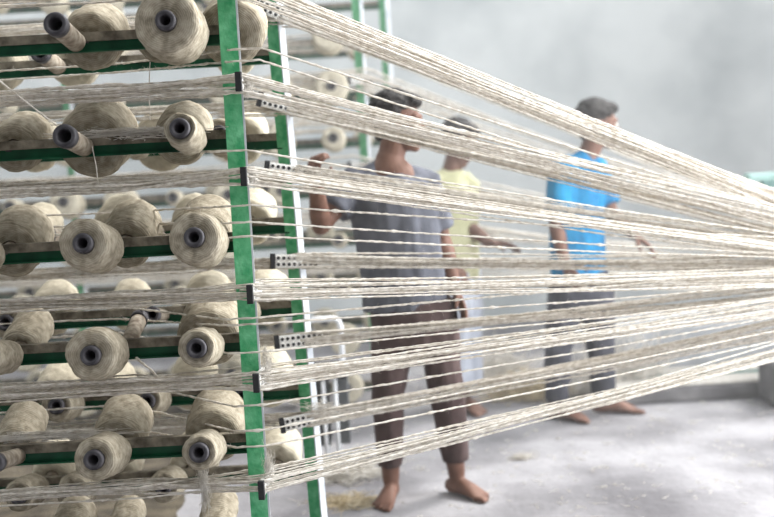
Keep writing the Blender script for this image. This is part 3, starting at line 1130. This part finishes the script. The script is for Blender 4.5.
# --- man in the pale yellow shirt
Y = 6.2
root = G(452, 412); root.z = 0
man3 = empty('person', root, 'person in pale yellow shirt, head bowed, partly hidden behind the man in grey', 'person')
hc = G(458, 144)
face, up = Vector((0.80, -.45, -0.42)), Vector((0.3, 0, 1))
hs, HP, hrot, hsd, hf, hu = head_solids(hc, face, up, 1.0)
sA, eA, wA = G(433, 186, -.02), G(432, 235, 0), G(446, 262, -.12)
sB, eB, wB = G(468, 186, .02), G(467, 226, -.04), G(490, 243, -.14)
hpA, knA, anA = G(444, 285), G(443, 348), G(444, 408)
hpB, knB, anB = G(464, 285), G(464, 348), G(465, 408)
anA.z = anB.z = 0.085
neck = G(451, 173)
body = hs + [loft([neck + Vector((-.01, 0, -.04)), neck, hc + Vector((-.01, 0, -.05))], [.06, .052, .054], (1, 0, 0), 16)]
body += torso_solids(G(453, 288), G(452, 250), G(451, 205), neck, 0, (1, -.2, 0), .92)
body += [loft([sA, neck + Vector((0, 0, -.05)), sB], [.05, .06, .05], (0, 1, 0))]
body += arm_solids(sA, eA, wA) + arm_solids(sB, eB, wB) + leg_solids(hpA, knA, anA) + leg_solids(hpB, knB, anB)
body += hand_solids(wA, (.5, -.4, -.3), (0, 0, -1), -1, 0.5)
body += hand_solids(wB, (1, -.3, -.1), (0, -.3, -1), -1, 0.5)
body += foot_solids(anA, (.2, -1), 1.0, -1) + foot_solids(anB, (.5, -1), 1.0, 1)
fuse('body', body, .0065, M['skin'], man3, 3)
eyes(HP, hsd, hf, hu, man3)
hair_mesh(hc, face, up, 1.0, man3, M['hair'], 12, False, .008)
sh = [flat_loft([G(453, 278), G(453, 250), G(452, 220), G(451, 200)], [(.145, .115), (.14, .115), (.14, .115), (.15, .115)], (1, -.2, 0)),
      loft([G(451, 210), G(451, 195), G(451, 186), G(451, 178)], [(.15, .112), (.15, .108), (.12, .09), (.08, .07)], (1, -.2, 0), 24),
      loft([sA, neck + Vector((0, 0, -.045)), sB], [.062, .07, .062], (0, 1, 0)),
      flat_loft([neck.lerp(sA, .6), sA, sA.lerp(eA, .4), sA.lerp(eA, .7)], [.064, .068, .064, .066], (0.3, 1, .2)),
      flat_loft([neck.lerp(sB, .6), sB, sB.lerp(eB, .4), sB.lerp(eB, .7)], [.064, .066, .064, .066], (0.3, 1, .2))]
fuse('shirt', sh, .009, M['yellow_shirt'], man3, 3, 0.008, 8, stretch=(1.6, 1, .6))
lg = [flat_loft([G(453, 268), G(453, 285), G(454, 310), G(454, 350), G(455, 385)], [(.145, .115), (.155, .125), (.155, .13), (.150, .135), (.150, .14)], (1, 0, 0))]
fuse('lungi', lg, .009, M['lungi'], man3, 2, 0.014, 7, stretch=(2.4, 2, .35))

# ------------------------------------------------------------------ the white stand behind the near rack
Y = 5.2
c = at(335, 460, Y); c.z = 0
st = empty('metal_stand', c, 'white-painted metal stand with dark side panels behind the near rack', 'stand')
wd, dp = .11, .16
ztop = at(335, 375, Y).z
for dx in (-.035, .02):
    MB().tube([(dx, 0, 0), (dx, 0, ztop)], .009, 10).build('leg', M['white_paint'], st)
for dx in (-.035, .02):
    MB().tube([(dx, dp, 0), (dx, dp, ztop)], .009, 10).build('leg', M['white_paint'], st)
MB().box((-.06, .08, ztop * .58), (.09, .14, ztop * .72)).build('panel', M['dark_panel'], st, bevel=.004)
MB().box((.05, .10, ztop * .58), (.05, .14, ztop * .72)).build('panel', M['dark_panel'], st, bevel=.004)
MB().box((0, .08, ztop + .01), (.20, .22, .02)).build('top', M['white_paint'], st, bevel=.004)
z2 = at(335, 320, Y).z
MB().tube([(-.10, .05, ztop), (-.10, .05, z2 - .03), (-.085, .05, z2 - .005), (-.06, .05, z2), (.03, .05, z2), (.05, .05, z2 - .012), (.058, .05, z2 - .04), (.058, .05, ztop)],
          .013, 12).build('hoop_handle', M['white_paint'], st)

# ------------------------------------------------------------------ the loom at the right
pl = at(700, 403, 6.1)
lo = empty('loom', (2.3, 6.6, 0), 'grey loom bed with teal rails on a low plinth at the right edge', 'loom')
L0 = lo.location


def lp(name, c, s, m, bev=.006, par=None):
    return MB().box(Vector(c) - L0, s).build(name, M[m], par or lo, bevel=bev)


lp('plinth', (2.4, 6.35, .045), (2.6, .5, .09), 'concrete', .02)
lp('bed', (2.55, 7.0, .16), (2.6, .7, .32), 'machine', .02)
lp('dust_cover', (2.4, 6.21, .094), (2.56, .2, .012), 'lint')
lp('dust_cover', (2.4, 6.47, .094), (2.56, .22, .016), 'lint')
lp('edge_rail', (2.4, 6.34, .098), (2.58, .022, .02), 'teal_dark', .004)
tp = at(746, 172, 6.6); tq = at(790, 181, 6.6)
lp('top_rail', ((tp.x + 2.9) / 2, 6.6, (tp.z + tq.z) / 2), (2.9 - tp.x, .10, .045), 'teal')
bp_ = at(761, 184, 6.5)
lp('lower_rail', ((bp_.x + 2.9) / 2, 6.5, bp_.z - .01), (2.9 - bp_.x, .08, .05), 'teal_dark')
lp('column', (2.78, 6.6, .65), (.14, .2, 1.3), 'teal_dark')
bk = at(785, 418, 5.85)
lp('foot_block', (bk.x + .12, 5.95, .12), (.36, .3, .24), 'concrete', .03)

# ------------------------------------------------------------------ dust haze in the far half of the hall
hm = bpy.data.materials.new('dust_haze')
hm.use_nodes = True
hn = hm.node_tree.nodes
hn.remove(hn['Principled BSDF'])
vs_ = hn.new('ShaderNodeVolumeScatter')
vs_.inputs['Color'].default_value = (1, 1, 1, 1)
vs_.inputs['Density'].default_value = 0.035
vs_.inputs['Anisotropy'].default_value = 0.2
hm.node_tree.links.new(vs_.outputs[0], hn['Material Output'].inputs['Volume'])
tag(MB().box((1.0, 6.75, 1.9), (13.6, 5.6, 3.75)).build('haze', hm), 'pale fibre dust haze hanging in the hall behind the near rack', 'haze', kind='stuff')
